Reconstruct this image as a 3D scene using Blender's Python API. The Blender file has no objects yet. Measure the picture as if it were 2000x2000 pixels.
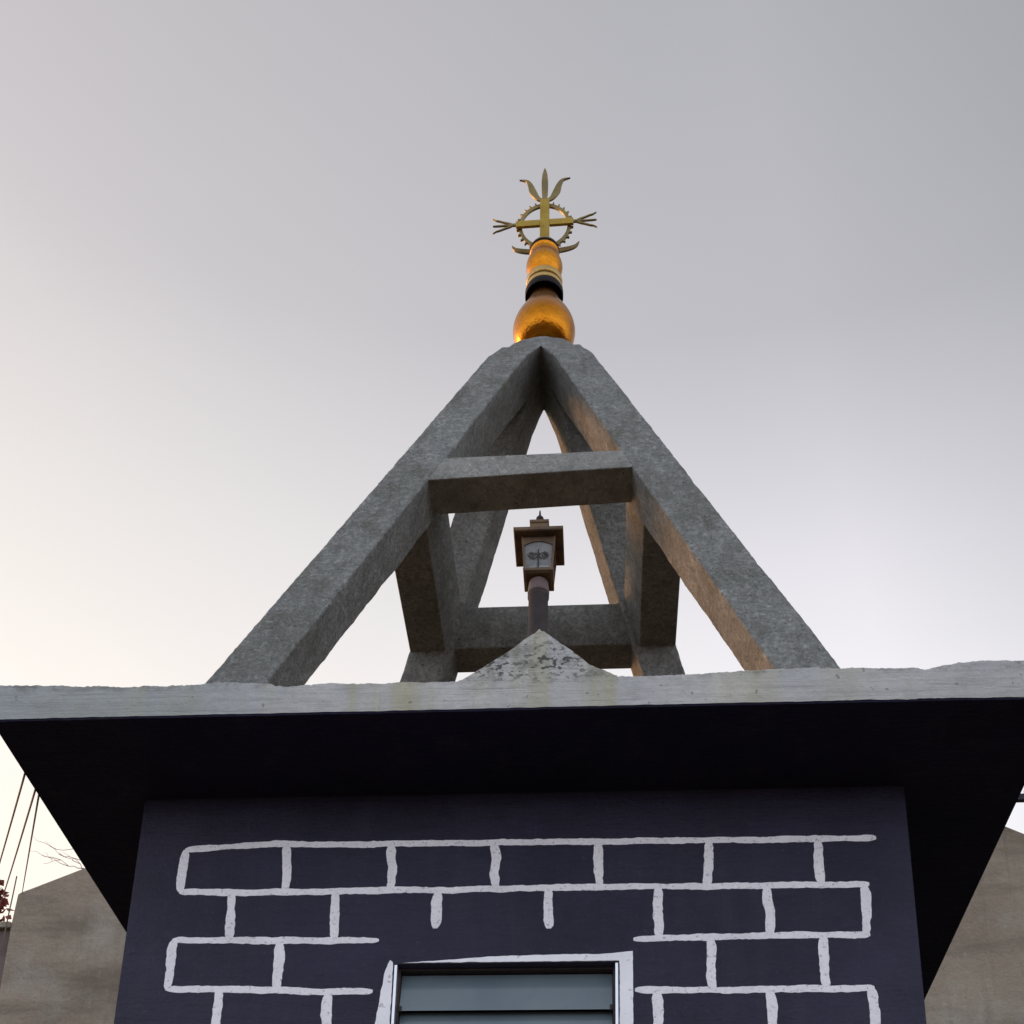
import bpy, bmesh, math, random
from mathutils import Vector, Matrix, noise
random.seed(7)
C = bpy.context.scene.collection
PI = math.pi

# ------------------------------------------------------------------ helpers
def link(o, parent=None):
    C.objects.link(o)
    if parent is not None:
        o.parent = parent
    return o

def mesh_obj(name, verts, faces, mat, parent=None, smooth=False):
    me = bpy.data.meshes.new(name)
    me.from_pydata([tuple(v) for v in verts], [], faces)
    bm = bmesh.new(); bm.from_mesh(me)
    bmesh.ops.recalc_face_normals(bm, faces=bm.faces)
    bm.to_mesh(me); bm.free()
    me.materials.append(mat)
    if smooth:
        for p in me.polygons: p.use_smooth = True
    return link(bpy.data.objects.new(name, me), parent)

def thing(name, label, cat, group=None):
    o = bpy.data.objects.new(name, None); o.empty_display_size = .1
    link(o); tag(o, label, cat, group); return o

def tag(o, label=None, cat=None, group=None, kind=None):
    if label: o['label'] = label
    if cat: o['category'] = cat
    if group: o['group'] = group
    if kind: o['kind'] = kind
    return o

class MB:
    """collects closed shapes into one mesh"""
    def __init__(s): s.v = []; s.f = []
    def add(s, vs, fs):
        b = len(s.v); s.v += [tuple(v) for v in vs]; s.f += [tuple(b+i for i in f) for f in fs]
    def hexa(s, lo, hi):   # two quads (lists of 4 points) bottom and top
        s.add(list(lo)+list(hi), [(3,2,1,0),(4,5,6,7),(0,1,5,4),(1,2,6,5),(2,3,7,6),(3,0,4,7)])
    def box(s, x0, x1, y0, y1, z0, z1):
        s.hexa([(x0,y0,z0),(x1,y0,z0),(x1,y1,z0),(x0,y1,z0)], [(x0,y0,z1),(x1,y0,z1),(x1,y1,z1),(x0,y1,z1)])
    def loft(s, rings, close=True):
        n = len(rings[0]); vs = [p for r in rings for p in r]; fs = []
        for k in range(len(rings)-1):
            for i in range(n):
                j = (i+1) % n
                fs.append((k*n+i, k*n+j, (k+1)*n+j, (k+1)*n+i))
        if close:
            fs.append(tuple(range(n))[::-1]); fs.append(tuple((len(rings)-1)*n+i for i in range(n)))
        s.add(vs, fs)
    def tube(s, pts, rad, n=8):
        pts = [Vector(p) for p in pts]; rings = []
        for i, p in enumerate(pts):
            d = (pts[min(i+1, len(pts)-1)]-pts[max(i-1, 0)]).normalized()
            a = Vector((0, 0, 1)) if abs(d.z) < .9 else Vector((1, 0, 0))
            u = d.cross(a).normalized(); w = d.cross(u)
            r = rad[i] if isinstance(rad, (list, tuple)) else rad
            rings.append([p+u*r*math.cos(2*PI*k/n)+w*r*math.sin(2*PI*k/n) for k in range(n)])
        s.loft(rings)
    def plate(s, outline, y0, y1):   # outline list of (x,z), extruded in y
        n = len(outline)
        vs = [(x, y0, z) for x, z in outline]+[(x, y1, z) for x, z in outline]
        fs = [tuple(range(n)), tuple(range(2*n-1, n-1, -1))]+[(i, (i+1) % n, n+(i+1) % n, n+i) for i in range(n)]
        s.add(vs, fs)
    def ribbon(s, cl, wd, y0, y1):   # centreline (x,z) with widths, extruded in y
        L = []; R_ = []
        for i, (x, z) in enumerate(cl):
            a = cl[max(i-1, 0)]; b = cl[min(i+1, len(cl)-1)]
            dx, dz = b[0]-a[0], b[1]-a[1]; l = math.hypot(dx, dz) or 1
            nx, nz = -dz/l, dx/l; w = wd[i]/2
            L.append((x+nx*w, z+nz*w)); R_.append((x-nx*w, z-nz*w))
        m = len(cl); vs = []
        for y in (y0, y1):
            vs += [(x, y, z) for x, z in L]+[(x, y, z) for x, z in R_]
        fs = []
        for i in range(m-1):
            fs += [(i, i+1, m+i+1, m+i), (2*m+i, 3*m+i, 3*m+i+1, 2*m+i+1), (i, 2*m+i, 2*m+i+1, i+1), (m+i, m+i+1, 3*m+i+1, 3*m+i)]
        fs += [(0, m, 3*m, 2*m), (m-1, 3*m-1, 4*m-1, 2*m-1)]
        s.add(vs, fs)
    def build(s, name, mat, parent=None, smooth=False):
        return mesh_obj(name, s.v, s.f, mat, parent, smooth)

def catmull(pts, n=8):
    out = []
    P = [pts[0]]+list(pts)+[pts[-1]]
    for i in range(1, len(P)-2):
        for k in range(n):
            t = k/n; t2 = t*t; t3 = t2*t
            out.append(tuple(.5*((2*P[i][j])+(-P[i-1][j]+P[i+1][j])*t+(2*P[i-1][j]-5*P[i][j]+4*P[i+1][j]-P[i+2][j])*t2
                       +(-P[i-1][j]+3*P[i][j]-3*P[i+1][j]+P[i+2][j])*t3) for j in range(len(pts[0]))))
    out.append(tuple(pts[-1])); return out

def bevel(o, w, seg=2, angle=30):
    m = o.modifiers.new('bevel', 'BEVEL'); m.width = w; m.segments = seg; m.limit_method = 'ANGLE'; m.angle_limit = math.radians(angle)
    m.harden_normals = False
    return o

# ------------------------------------------------------------------ materials
class NT:
    def __init__(s, name, rough=.8, spec=.3, metal=0):
        s.m = bpy.data.materials.new(name); s.m.use_nodes = True
        s.t = s.m.node_tree; s.n = s.t.nodes; s.l = s.t.links
        s.b = s.n['Principled BSDF']; s.b.inputs['Roughness'].default_value = rough
        s.b.inputs['Specular IOR Level'].default_value = spec; s.b.inputs['Metallic'].default_value = metal
        s.pos = s.n.new('ShaderNodeNewGeometry').outputs['Position']
    def scaled(s, sx, sy, sz):
        m = s.n.new('ShaderNodeMapping'); m.inputs['Scale'].default_value = (sx, sy, sz)
        s.l.new(s.pos, m.inputs['Vector']); return m.outputs['Vector']
    def noise(s, scale, detail=4, rough=.6, vec=None, lo=.35, hi=.65, dist=0):
        n = s.n.new('ShaderNodeTexNoise'); n.inputs['Scale'].default_value = scale; n.inputs['Detail'].default_value = detail
        n.inputs['Roughness'].default_value = rough; n.inputs['Distortion'].default_value = dist
        s.l.new(vec or s.pos, n.inputs['Vector'])
        r = s.n.new('ShaderNodeMapRange'); r.inputs['From Min'].default_value = lo; r.inputs['From Max'].default_value = hi
        s.l.new(n.outputs['Fac'], r.inputs['Value']); return r.outputs['Result']
    def mix(s, fac, a, b, mode='MIX'):
        n = s.n.new('ShaderNodeMix'); n.data_type = 'RGBA'; n.blend_type = mode
        for sock, v in ((n.inputs[0], fac), (n.inputs[6], a), (n.inputs[7], b)):
            if isinstance(v, (int, float)): sock.default_value = v
            elif isinstance(v, tuple): sock.default_value = (*v, 1)
            else: s.l.new(v, sock)
        return n.outputs[2]
    def math(s, op, a, b=0):
        n = s.n.new('ShaderNodeMath'); n.operation = op
        for sock, v in ((n.inputs[0], a), (n.inputs[1], b)):
            if isinstance(v, (int, float)): sock.default_value = v
            else: s.l.new(v, sock)
        return n.outputs[0]
    def axis(s, k, lo, hi):
        x = s.n.new('ShaderNodeSeparateXYZ'); s.l.new(s.pos, x.inputs[0])
        r = s.n.new('ShaderNodeMapRange'); r.inputs['From Min'].default_value = lo; r.inputs['From Max'].default_value = hi
        s.l.new(x.outputs[k], r.inputs['Value']); return r.outputs['Result']
    def color(s, c):
        if isinstance(c, tuple): s.b.inputs['Base Color'].default_value = (*c, 1)
        else: s.l.new(c, s.b.inputs['Base Color'])
    def bump(s, h, dist=.004, strength=1):
        b = s.n.new('ShaderNodeBump'); b.inputs['Distance'].default_value = dist; b.inputs['Strength'].default_value = strength
        s.l.new(h, b.inputs['Height']); s.l.new(b.outputs[0], s.b.inputs['Normal'])

def concrete(name, dark, mid, light, speck=.55):
    m = NT(name, .9, .2)
    big = m.noise(1.6, 5, .6, lo=.32, hi=.68); med = m.noise(9, 7, .75, lo=.38, hi=.62)
    c = m.mix(med, mid, light); c = m.mix(m.math('MULTIPLY', big, .5), c, dark)
    grain = m.noise(38, 6, .8, lo=.44, hi=.60)
    c = m.mix(m.math('MULTIPLY', grain, speck), c, tuple(x*.62 for x in dark))
    moss = m.noise(3.2, 6, .75, lo=.50, hi=.66)
    c = m.mix(m.math('MULTIPLY', moss, .45), c, (.125, .130, .095))
    st = m.noise(1, 5, .65, vec=m.scaled(10, 10, .8), lo=.50, hi=.70)
    c = m.mix(m.math('MULTIPLY', st, .40), c, (.085, .075, .055))
    holes = m.noise(85, 2, .5, lo=.665, hi=.70)
    c = m.mix(m.math('MULTIPLY', holes, .8), c, (.03, .028, .024))
    li = m.noise(70, 4, .7, vec=m.scaled(1.1, 1, 1.3), lo=.56, hi=.64)
    c = m.mix(m.math('MULTIPLY', li, .5), c, (.42, .43, .38))
    m.color(c)
    m.bump(m.math('SUBTRACT', m.math('ADD', m.math('MULTIPLY', grain, -.6), med), holes), .007, .9); return m.m

M = {}
M['concrete'] = concrete('weathered_concrete', (.165, .168, .160), (.26, .265, .255), (.36, .365, .345))
M['tie'] = concrete('tie_beam_concrete', (.22, .22, .205), (.32, .32, .30), (.40, .395, .37), .3)

m = NT('whitewashed_fascia', .85, .25)
base = m.mix(m.noise(3, 4, .6), (.44, .44, .445), (.53, .52, .50))
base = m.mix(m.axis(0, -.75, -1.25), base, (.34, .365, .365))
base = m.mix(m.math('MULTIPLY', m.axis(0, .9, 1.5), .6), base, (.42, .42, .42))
base = m.mix(m.math('MULTIPLY', m.noise(14, 6, .75, lo=.45, hi=.66), .35), base, (.27, .28, .27))
drip = m.noise(1, 5, .6, vec=m.scaled(5, 2, .25), lo=.44, hi=.66)
nearmid = m.math('MULTIPLY', m.axis(0, -1.9, -.6), m.axis(0, 1.9, .5))
base = m.mix(m.math('MULTIPLY', m.math('MULTIPLY', drip, nearmid), .85), base, (.38, .365, .22))
rust = m.noise(1, 3, .6, vec=m.scaled(9, 2, .4), lo=.62, hi=.70)
base = m.mix(m.math('MULTIPLY', m.math('MULTIPLY', rust, nearmid), .35), base, (.36, .26, .15))
brush = m.noise(1, 4, .7, vec=m.scaled(3, 3, 140), lo=.5, hi=.72)
base = m.mix(m.math('MULTIPLY', brush, .22), base, (.22, .23, .20))
grime = m.math('MULTIPLY', m.axis(2, 5.10, 5.15), m.noise(16, 5, .7, lo=.46, hi=.62))
base = m.mix(m.math('MULTIPLY', grime, .6), base, (.13, .13, .11))
# black mould specks on the little gable
vz = m.noise(1, 3, .6, vec=m.scaled(30, 30, 52), lo=.545, hi=.585)
band = m.math('MULTIPLY', m.math('MULTIPLY', m.axis(2, 5.10, 5.16), m.axis(2, 5.35, 5.26)), m.noise(5, 4, .7, lo=.40, hi=.52))
mx = m.math('MULTIPLY', m.axis(0, -.30, -.16), m.axis(0, .42, .20))
base = m.mix(m.math('MULTIPLY', m.math('MULTIPLY', vz, band), m.math('MULTIPLY', mx, .85)), base, (.040, .042, .037))
sp = m.noise(30, 2, .5, lo=.70, hi=.73)
base = m.mix(m.math('MULTIPLY', sp, .6), base, (.12, .12, .11))
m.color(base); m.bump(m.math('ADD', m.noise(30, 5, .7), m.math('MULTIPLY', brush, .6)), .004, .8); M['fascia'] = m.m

m = NT('mossy_roof_top', .95, .1)
m.color(m.mix(m.noise(3, 6, .7), (.10, .065, .036), (.17, .115, .065))); m.bump(m.noise(20, 5, .7), .006); M['rooftop'] = m.m

m = NT('navy_wall_paint', .55, .35)
c = m.mix(m.noise(1.7, 6, .65, lo=.38, hi=.62), (.0165, .0160, .037), (.0265, .0245, .054))
c = m.mix(m.math('MULTIPLY', m.noise(1, 5, .7, vec=m.scaled(4, 4, 55), lo=.48, hi=.68), .5), c, (.012, .014, .026))
c = m.mix(m.math('MULTIPLY', m.noise(1, 5, .6, vec=m.scaled(7, 7, .8), lo=.52, hi=.72), .35), c, (.042, .038, .055))
c = m.mix(m.math('MULTIPLY', m.noise(48, 3, .6, lo=.62, hi=.70), .5), c, (.06, .06, .085))
c = m.mix(m.math('MULTIPLY', m.noise(.9, 4, .6, lo=.55, hi=.75), .4), c, (.034, .028, .040))
m.color(c)
h = m.math('ADD', m.math('ADD', m.noise(1, 4, .7, vec=m.scaled(14, 14, 90)), m.noise(60, 4, .7)), m.math('MULTIPLY', m.noise(5, 4, .6), 3))
m.bump(h, .0026, .9); M['navy'] = m.m

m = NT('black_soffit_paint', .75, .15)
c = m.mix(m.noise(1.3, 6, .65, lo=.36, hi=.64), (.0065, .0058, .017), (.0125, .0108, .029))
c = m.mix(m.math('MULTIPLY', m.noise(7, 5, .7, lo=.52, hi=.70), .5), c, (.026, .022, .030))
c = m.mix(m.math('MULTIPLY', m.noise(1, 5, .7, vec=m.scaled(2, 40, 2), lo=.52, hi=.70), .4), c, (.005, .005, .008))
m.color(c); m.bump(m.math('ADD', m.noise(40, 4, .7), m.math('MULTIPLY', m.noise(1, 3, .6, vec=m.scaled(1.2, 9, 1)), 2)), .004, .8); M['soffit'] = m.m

m = NT('white_joint_paint', .65, .25)
c = m.mix(m.noise(9, 5, .7), (.85, .84, .885), (.93, .925, .95))
c = m.mix(m.math('MULTIPLY', m.noise(1, 4, .75, vec=m.scaled(30, 30, 160), lo=.50, hi=.70), .24), c, (.42, .42, .50))
c = m.mix(m.math('MULTIPLY', m.noise(60, 4, .7, lo=.57, hi=.66), .65), c, (.20, .20, .26))
c = m.mix(m.math('MULTIPLY', m.noise(4, 3, .6, lo=.56, hi=.72), .30), c, (.52, .50, .52))
m.color(c); m.bump(m.noise(70, 5, .75), .0025, 1); M['joint'] = m.m

m = NT('white_window_trim', .5, .4)
c = m.mix(m.noise(7, 5, .7), (.76, .77, .80), (.86, .87, .90))
c = m.mix(m.math('MULTIPLY', m.noise(28, 4, .7, lo=.6, hi=.66), .6), c, (.25, .25, .28))
m.color(c); M['trim'] = m.m
m = NT('aluminium_frame', .35, .5, .9); m.color((.72, .73, .76)); M['alu'] = m.m
m = NT('dark_window_inside', .9, .1); m.color((.012, .012, .014)); M['inside'] = m.m
m = NT('frosted_louvre_glass', .22, .6)
m.color(m.mix(m.noise(2.5, 4, .6), (.095, .13, .155), (.125, .165, .185))); m.b.inputs['Coat Weight'].default_value = .3; m.b.inputs['Coat Roughness'].default_value = .12
M['glass'] = m.m

def goldpaint(name, a, b, rough, metal, coat=0):
    m = NT(name, rough, .5, metal)
    if coat: m.b.inputs['Coat Weight'].default_value = coat; m.b.inputs['Coat Roughness'].default_value = .15; m.b.inputs['Coat IOR'].default_value = 1.5
    c = m.mix(m.noise(6, 5, .65), a, b); c = m.mix(m.math('MULTIPLY', m.noise(40, 4, .7, lo=.56, hi=.75), .5), c, tuple(x*.35 for x in a))
    m.color(c); m.bump(m.noise(35, 4, .6), .002, .5); return m.m
M['gold'] = goldpaint('gold_paint', (.40, .135, .007), (.52, .20, .016), .26, 1, 0)
M['brass'] = goldpaint('dull_brass', (.18, .13, .045), (.29, .21, .07), .42, .55)
M['goldbar'] = goldpaint('gold_band_paint', (.42, .25, .05), (.54, .35, .09), .38, .5, .4)
M['crossgold'] = goldpaint('cross_gold_paint', (.31, .19, .015), (.44, .29, .03), .42, .5)
M['blackring'] = NT('dark_rings_and_shade', .6, .2).m; M['blackring'].node_tree.nodes['Principled BSDF'].inputs['Base Color'].default_value = (.008, .005, .006, 1)  # dark rings; on the lower collar this black stands in for shade

m = NT('lamp_bronze', .5, .4, .4); m.color(m.mix(m.noise(14, 5, .7), (.065, .040, .030), (.16, .10, .05))); M['bronze'] = m.m
m = NT('lamp_iron', .6, .3); m.color(m.mix(m.noise(20, 5, .7), (.022, .015, .016), (.042, .029, .028))); M['iron'] = m.m
m = NT('lamp_collar_paint', .55, .3); m.color((.12, .085, .08)); M['collar'] = m.m
m = NT('lamp_frosted_glass', .25, .5); m.color(m.mix(m.noise(9, 2, .5), (.55, .58, .60), (.68, .68, .68)))
m.b.inputs['Transmission Weight'].default_value = .75; m.b.inputs['IOR'].default_value = 1.1; M['lampglass'] = m.m

m = NT('hall_render', .9, .2)
c = m.mix(m.noise(.55, 6, .6, lo=.32, hi=.68), (.21, .168, .125), (.36, .305, .235))
c = m.mix(m.math('MULTIPLY', m.noise(1, 5, .6, vec=m.scaled(.35, .35, 1.6), lo=.46, hi=.62), .7), c, (.13, .105, .08))
c = m.mix(m.math('MULTIPLY', m.noise(1.3, 5, .6, lo=.52, hi=.7), .5), c, (.39, .37, .32))
c = m.mix(m.math('MULTIPLY', m.noise(30, 4, .7, lo=.5, hi=.75), .4), c, (.13, .12, .10))
c = m.mix(m.math('MULTIPLY', m.noise(1, 6, .7, vec=m.scaled(5, 5, .35), lo=.52, hi=.70), .35), c, (.12, .105, .085))
c = m.mix(m.math('MULTIPLY', m.noise(9, 6, .75, lo=.54, hi=.66), .30), c, (.40, .36, .30))
m.color(c); m.bump(m.noise(14, 6, .7), .012, .9); M['hall'] = m.m
m = NT('annex_paint', .9, .2); m.color(m.mix(m.noise(1.2, 5, .6), (.10, .075, .07), (.17, .13, .12))); M['annex'] = m.m
m = NT('cable_rubber', .7, .3); m.color((.11, .11, .115)); M['cable'] = m.m
m = NT('rusty_rod', .8, .3); m.color((.14, .10, .08)); M['rod'] = m.m
m = NT('red_leaf', .6, .3); m.color(m.mix(m.noise(11, 2, .5), (.16, .028, .025), (.24, .06, .045))); m.b.inputs['Subsurface Weight'].default_value = 0; M['leaf'] = m.m
m = NT('bark', .9, .2); m.color(m.mix(m.noise(8, 5, .7), (.14, .11, .09), (.26, .22, .18))); m.bump(m.noise(20, 5, .7), .01); M['bark'] = m.m
m = NT('pole_timber', .85, .2); m.color(m.mix(m.noise(1, 5, .7, vec=m.scaled(20, 20, 2)), (.03, .03, .04), (.06, .055, .06))); M['timber'] = m.m
m = NT('insulator_ceramic', .35, .5); m.color((.42, .42, .46)); M['ceramic'] = m.m
m = NT('dusty_ground', .95, .1)
c = m.mix(m.noise(.25, 6, .6), (.14, .105, .075), (.21, .16, .115)); c = m.mix(m.math('MULTIPLY', m.noise(6, 6, .7), .5), c, (.17, .15, .12))
m.color(c); m.bump(m.noise(9, 6, .7), .02); M['ground'] = m.m
m = NT('concrete_paving', .9, .2); m.color(m.mix(m.noise(1.2, 6, .6), (.17, .15, .125), (.24, .21, .18))); m.bump(m.noise(30, 5, .7), .004); M['paving'] = m.m

# ------------------------------------------------------------------ ground
g = mesh_obj('ground', [(-1500, -1500, 0), (1500, -1500, 0), (1500, 1500, 0), (-1500, 1500, 0)], [(0, 1, 2, 3)], M['ground']); tag(g, kind='structure')
p = mesh_obj('path', [(-6, -9, .004), (6, -9, .004), (6, -.01, .004), (-6, -.01, .004)], [(0, 1, 2, 3)], M['paving']); tag(p, kind='structure')

# ------------------------------------------------------------------ tower
H = 5.0
XL, XR = -1.566, 1.552
DEP = 3.112
tower = thing('bell_tower', 'square navy tower with white painted brick outlines, wide eave and open concrete pyramid', 'tower')

# front wall with a window opening
WX0, WX1, WZ0, WZ1 = -.476, .402, 3.02, 4.205
mb = MB()
xs = [XL, WX0, WX1, XR]; zs = [0, WZ0, WZ1, 4.992]
vid = {}
for i, x in enumerate(xs):
    for j, z in enumerate(zs):
        vid[i, j] = len(mb.v); mb.v.append((x, 0, z))
for i in range(3):
    for j in range(3):
        if (i, j) != (1, 1): mb.f.append((vid[i, j], vid[i+1, j], vid[i+1, j+1], vid[i, j+1]))
R0 = .16
b = len(mb.v); mb.v += [(WX0, R0, WZ0), (WX1, R0, WZ0), (WX1, R0, WZ1), (WX0, R0, WZ1)]
a_ = [vid[1, 1], vid[2, 1], vid[2, 2], vid[1, 2]]
for k in range(4): mb.f.append((a_[k], a_[(k+1) % 4], b+(k+1) % 4, b+k))
# inner leaf, sides, back, top
b2 = len(mb.v); mb.v += [(XR, DEP, 0), (XR, DEP, 4.992), (XL, DEP, 0), (XL, DEP, 4.992)]
mb.f += [(vid[3, 0], b2, b2+1, vid[3, 3], vid[3, 2], vid[3, 1]), (b2, b2+2, b2+3, b2+1), (b2+2, vid[0, 0], vid[0, 1], vid[0, 2], vid[0, 3], b2+3),
         (vid[0, 3], vid[1, 3], vid[2, 3], vid[3, 3], b2+1, b2+3)]
wall = mb.build('wall', M['navy'], tower)

# hand-painted joints, each a slightly wobbling stroke of thick paint
STROKES = [
('h',[(-1.3692,4.7425),(-1.2573,4.7507),(-1.1038,4.7605),(-.9943,4.7661),(-.7525,4.7566),(-.513,4.7572),(-.1022,4.7546),(.1765,4.7544),(.3258,4.7516),(.7494,4.7512),(.9804,4.7469),(1.1895,4.7503),(1.3143,4.748),(1.4243,4.7484)]),
('h',[(-1.3715,4.5445),(-1.1702,4.5389),(-.9314,4.5377),(-.5118,4.5385),(-.0856,4.5391),(.3258,4.5423),(.7643,4.5377),(1.1877,4.5358),(1.3826,4.5375)]),
('h',[(-1.3747,4.3225),(-1.1486,4.3196),(-.9343,4.3145),(-.5415,4.3119)]),
('h',[(.4599,4.3038),(.5525,4.3073),(.7576,4.3094),(.9822,4.3135),(1.371,4.3131)]),
('h',[(-1.3776,4.1044),(-1.1481,4.0998),(-.9369,4.0954),(-.7684,4.0868),(-.5534,4.087)]),
('h',[(.4639,4.0815),(.7509,4.0787),(.972,4.081),(1.1717,4.079),(1.3708,4.0838)]),
('v',[(-1.367,4.7425),(-1.3702,4.6517),(-1.3671,4.5444)]),('v',[(-.9477,4.7602),(-.9359,4.6443),(-.9358,4.5377)]),
('v',[(-.5173,4.7573),(-.5086,4.6371),(-.5096,4.5384)]),('v',[(-.0957,4.7545),(-.0872,4.6794),(-.0941,4.6177),(-.0835,4.539)]),
('v',[(.3237,4.7517),(.3237,4.6229),(.3279,4.5423)]),('v',[(.7641,4.7509),(.761,4.64),(.7518,4.5379)]),('v',[(1.1978,4.7502),(1.1953,4.6324),(1.198,4.5356)]),
('v',[(-1.1549,4.5387),(-1.1485,4.4502),(-1.1443,4.3196)]),('v',[(-.7307,4.537),(-.7264,4.4441),(-.7216,4.3142)]),
('v',[(-.315,4.5354),(-.3173,4.4382),(-.3221,4.3619)]),('v',[(.128,4.5381),(.1273,4.4318),(.1284,4.3559)]),
('v',[(.5602,4.5386),(.5564,4.4256),(.5587,4.3072)]),('v',[(.9879,4.5366),(.9849,4.467),(.992,4.3957),(.9863,4.3134)]),
('v',[(1.3622,4.5378),(1.3651,4.4613),(1.3569,4.3132)]),
('v',[(-1.3682,4.3224),(-1.3686,4.2126),(-1.3712,4.1044)]),('v',[(-.9386,4.3146),(-.9338,4.2077),(-.9348,4.0954)]),
('v',[(.7597,4.3093),(.7582,4.1885),(.761,4.0786)]),('v',[(1.1911,4.3107),(1.1877,4.1836),(1.1916,4.0788)]),
('v',[(-1.1629,4.1),(-1.1615,4.0234),(-1.158,3.8663)]),('v',[(-.7286,4.0864),(-.728,4.0196),(-.7223,3.8632)]),
('v',[(.549,4.0807),(.552,4.0081),(.5499,3.8541)]),('v',[(.976,4.081),(.9825,4.0043),(.9785,3.861)]),('v',[(1.3589,4.0839),(1.3649,4.0009),(1.3672,3.8582)]),
]
# the pattern carries on down the wall, both sides of the window and then full width
z = 3.865; row = 0
while z > .35:
    rw = random.uniform(-.006, .006)
    spans = [(-1.375, -.57), (.50, 1.37)] if z > 2.9 else [(-1.375, 1.37)]
    for a, b_ in spans:
        STROKES.append(('h', [(a, z+rw), ((a+b_)/2, z+rw+random.uniform(-.006, .006)), (b_, z)]))
    xx = [-1.37, -.935, .76, 1.19] if row % 2 == 0 else [-1.16, -.725, .55, .98, 1.36]
    if z <= 2.9+.2: xx = [-1.37, -.935, -.51, -.09, .325, .76, 1.19] if row % 2 == 0 else [-1.155, -.725, -.31, .13, .555, .985, 1.36]
    for x in xx:
        j = random.uniform(-.006, .006)
        STROKES.append(('v', [(x+j, z), (x, z-.11), (x-j, z-.218)]))
    z -= .219; row += 1
mb = MB()
for si, (kind, pts) in enumerate(STROKES):
    w0 = .0285 if kind == 'h' else .037
    cl = []
    for a, b_ in zip(pts, pts[1:]):
        n = max(2, int(math.hypot(b_[0]-a[0], b_[1]-a[1])/.012))
        cl += [(a[0]+(b_[0]-a[0])*k/n, a[1]+(b_[1]-a[1])*k/n) for k in range(n)]
    cl.append(pts[-1])
    # rounded ends
    n = len(cl); out = 0.0006+.000012*si
    sd = si*13.7
    up, dn = [], []
    for i, (x, zz) in enumerate(cl):
        s_ = i*.012
        wa = w0/2*(1+.36*noise.noise((s_*9, sd, 0))+.22*noise.noise((s_*35, sd, 3)))+.0022*noise.noise((s_*80, sd, 9))
        wb = w0/2*(1+.36*noise.noise((s_*9, sd, 20))+.22*noise.noise((s_*35, sd, 23)))+.0022*noise.noise((s_*80, sd, 29))
        e = min(i, n-1-i)
        k = [.45, .8, .95][e] if e < 3 else 1
        wa *= k; wb *= k
        if kind == 'h': up.append((x, zz+wa)); dn.append((x, zz-wb))
        else: up.append((x-wa, zz)); dn.append((x+wb, zz))
    vs = [(x, -out, zz) for x, zz in up]+[(x, -out, zz) for x, zz in dn]+[(x, .002, zz) for x, zz in up]+[(x, .002, zz) for x, zz in dn]
    fs = []
    for i in range(n-1):
        fs += [(i, i+1, n+i+1, n+i), (i, 2*n+i, 2*n+i+1, i+1), (n+i, n+i+1, 3*n+i+1, 3*n+i)]
    fs += [(0, n, 3*n, 2*n), (n-1, 3*n-1, 4*n-1, 2*n-1)]
    mb.add(vs, fs)
joints = mb.build('painted_joint_lines', M['joint'], wall)

# window
win = mesh_obj('window', [(WX0+.002, R0-.002, WZ0+.002), (WX1-.002, R0-.002, WZ0+.002), (WX1-.002, R0-.002, WZ1-.002), (WX0+.002, R0-.002, WZ1-.002),
               (WX0+.002, R0+.03, WZ0+.002), (WX1-.002, R0+.03, WZ0+.002), (WX1-.002, R0+.03, WZ1-.002), (WX0+.002, R0+.03, WZ1-.002)],
               [(0, 1, 2, 3), (7, 6, 5, 4), (0, 4, 5, 1), (1, 5, 6, 2), (2, 6, 7, 3), (3, 7, 4, 0)], M['inside'], tower)
fw = .013
for x0, x1 in ((WX0+.001, WX0+fw), (WX1-fw, WX1-.001)):
    mb = MB(); mb.box(x0, x1, .003, .09, WZ0+.001, WZ1-.001)
    bevel(mb.build('window_frame', M['alu'], win), .0015)
mb = MB()
gx = .009
ringp = [(WX0+fw, WZ0+.001), (WX1-fw, WZ0+.001), (WX1-fw, WZ1-.001), (WX0+fw, WZ1-.001)]
inn = [(WX0+fw+gx, WZ0+.020), (WX1-fw-gx, WZ0+.020), (WX1-fw-gx, WZ1-.008), (WX0+fw+gx, WZ1-.008)]
rr = [[(ringp[k % 4][0], .040, ringp[k % 4][1]), (ringp[k % 4][0], .09, ringp[k % 4][1]), (inn[k % 4][0], .09, inn[k % 4][1]), (inn[k % 4][0], .040, inn[k % 4][1])] for k in range(5)]
mb.loft(rr, False)
lc = mb.build('louvre_channel', M['iron'], win)
zt = WZ1-.012
while zt > WZ0+.18:
    mb = MB(); x0, x1 = WX0+fw+gx+.001, WX1-fw-gx-.001
    y0, y1, hz, th = .075, .036, .174, .006
    mb.hexa([(x0, y1, zt-hz), (x1, y1, zt-hz), (x1, y1+th, zt-hz+.001), (x0, y1+th, zt-hz+.001)], [(x0, y0, zt), (x1, y0, zt), (x1, y0+th, zt+.001), (x0, y0+th, zt+.001)])
    s_ = mb.build('glass_louvre', M['glass'], win); bevel(s_, .002)
    for cx_ in (WX0+fw+gx+.002, WX1-fw-gx-.012):
        mb = MB(); mb.hexa([(cx_, y1-.004, zt-hz-.003), (cx_+.010, y1-.004, zt-hz-.003), (cx_+.010, y1+.012, zt-hz-.003), (cx_, y1+.012, zt-hz-.003)],
                           [(cx_, y1-.001, zt-hz+.020), (cx_+.010, y1-.001, zt-hz+.020), (cx_+.010, y1+.015, zt-hz+.020), (cx_, y1+.015, zt-hz+.020)])
        mb.build('louvre_clip', M['iron'], win)
    zt -= .164
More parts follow.
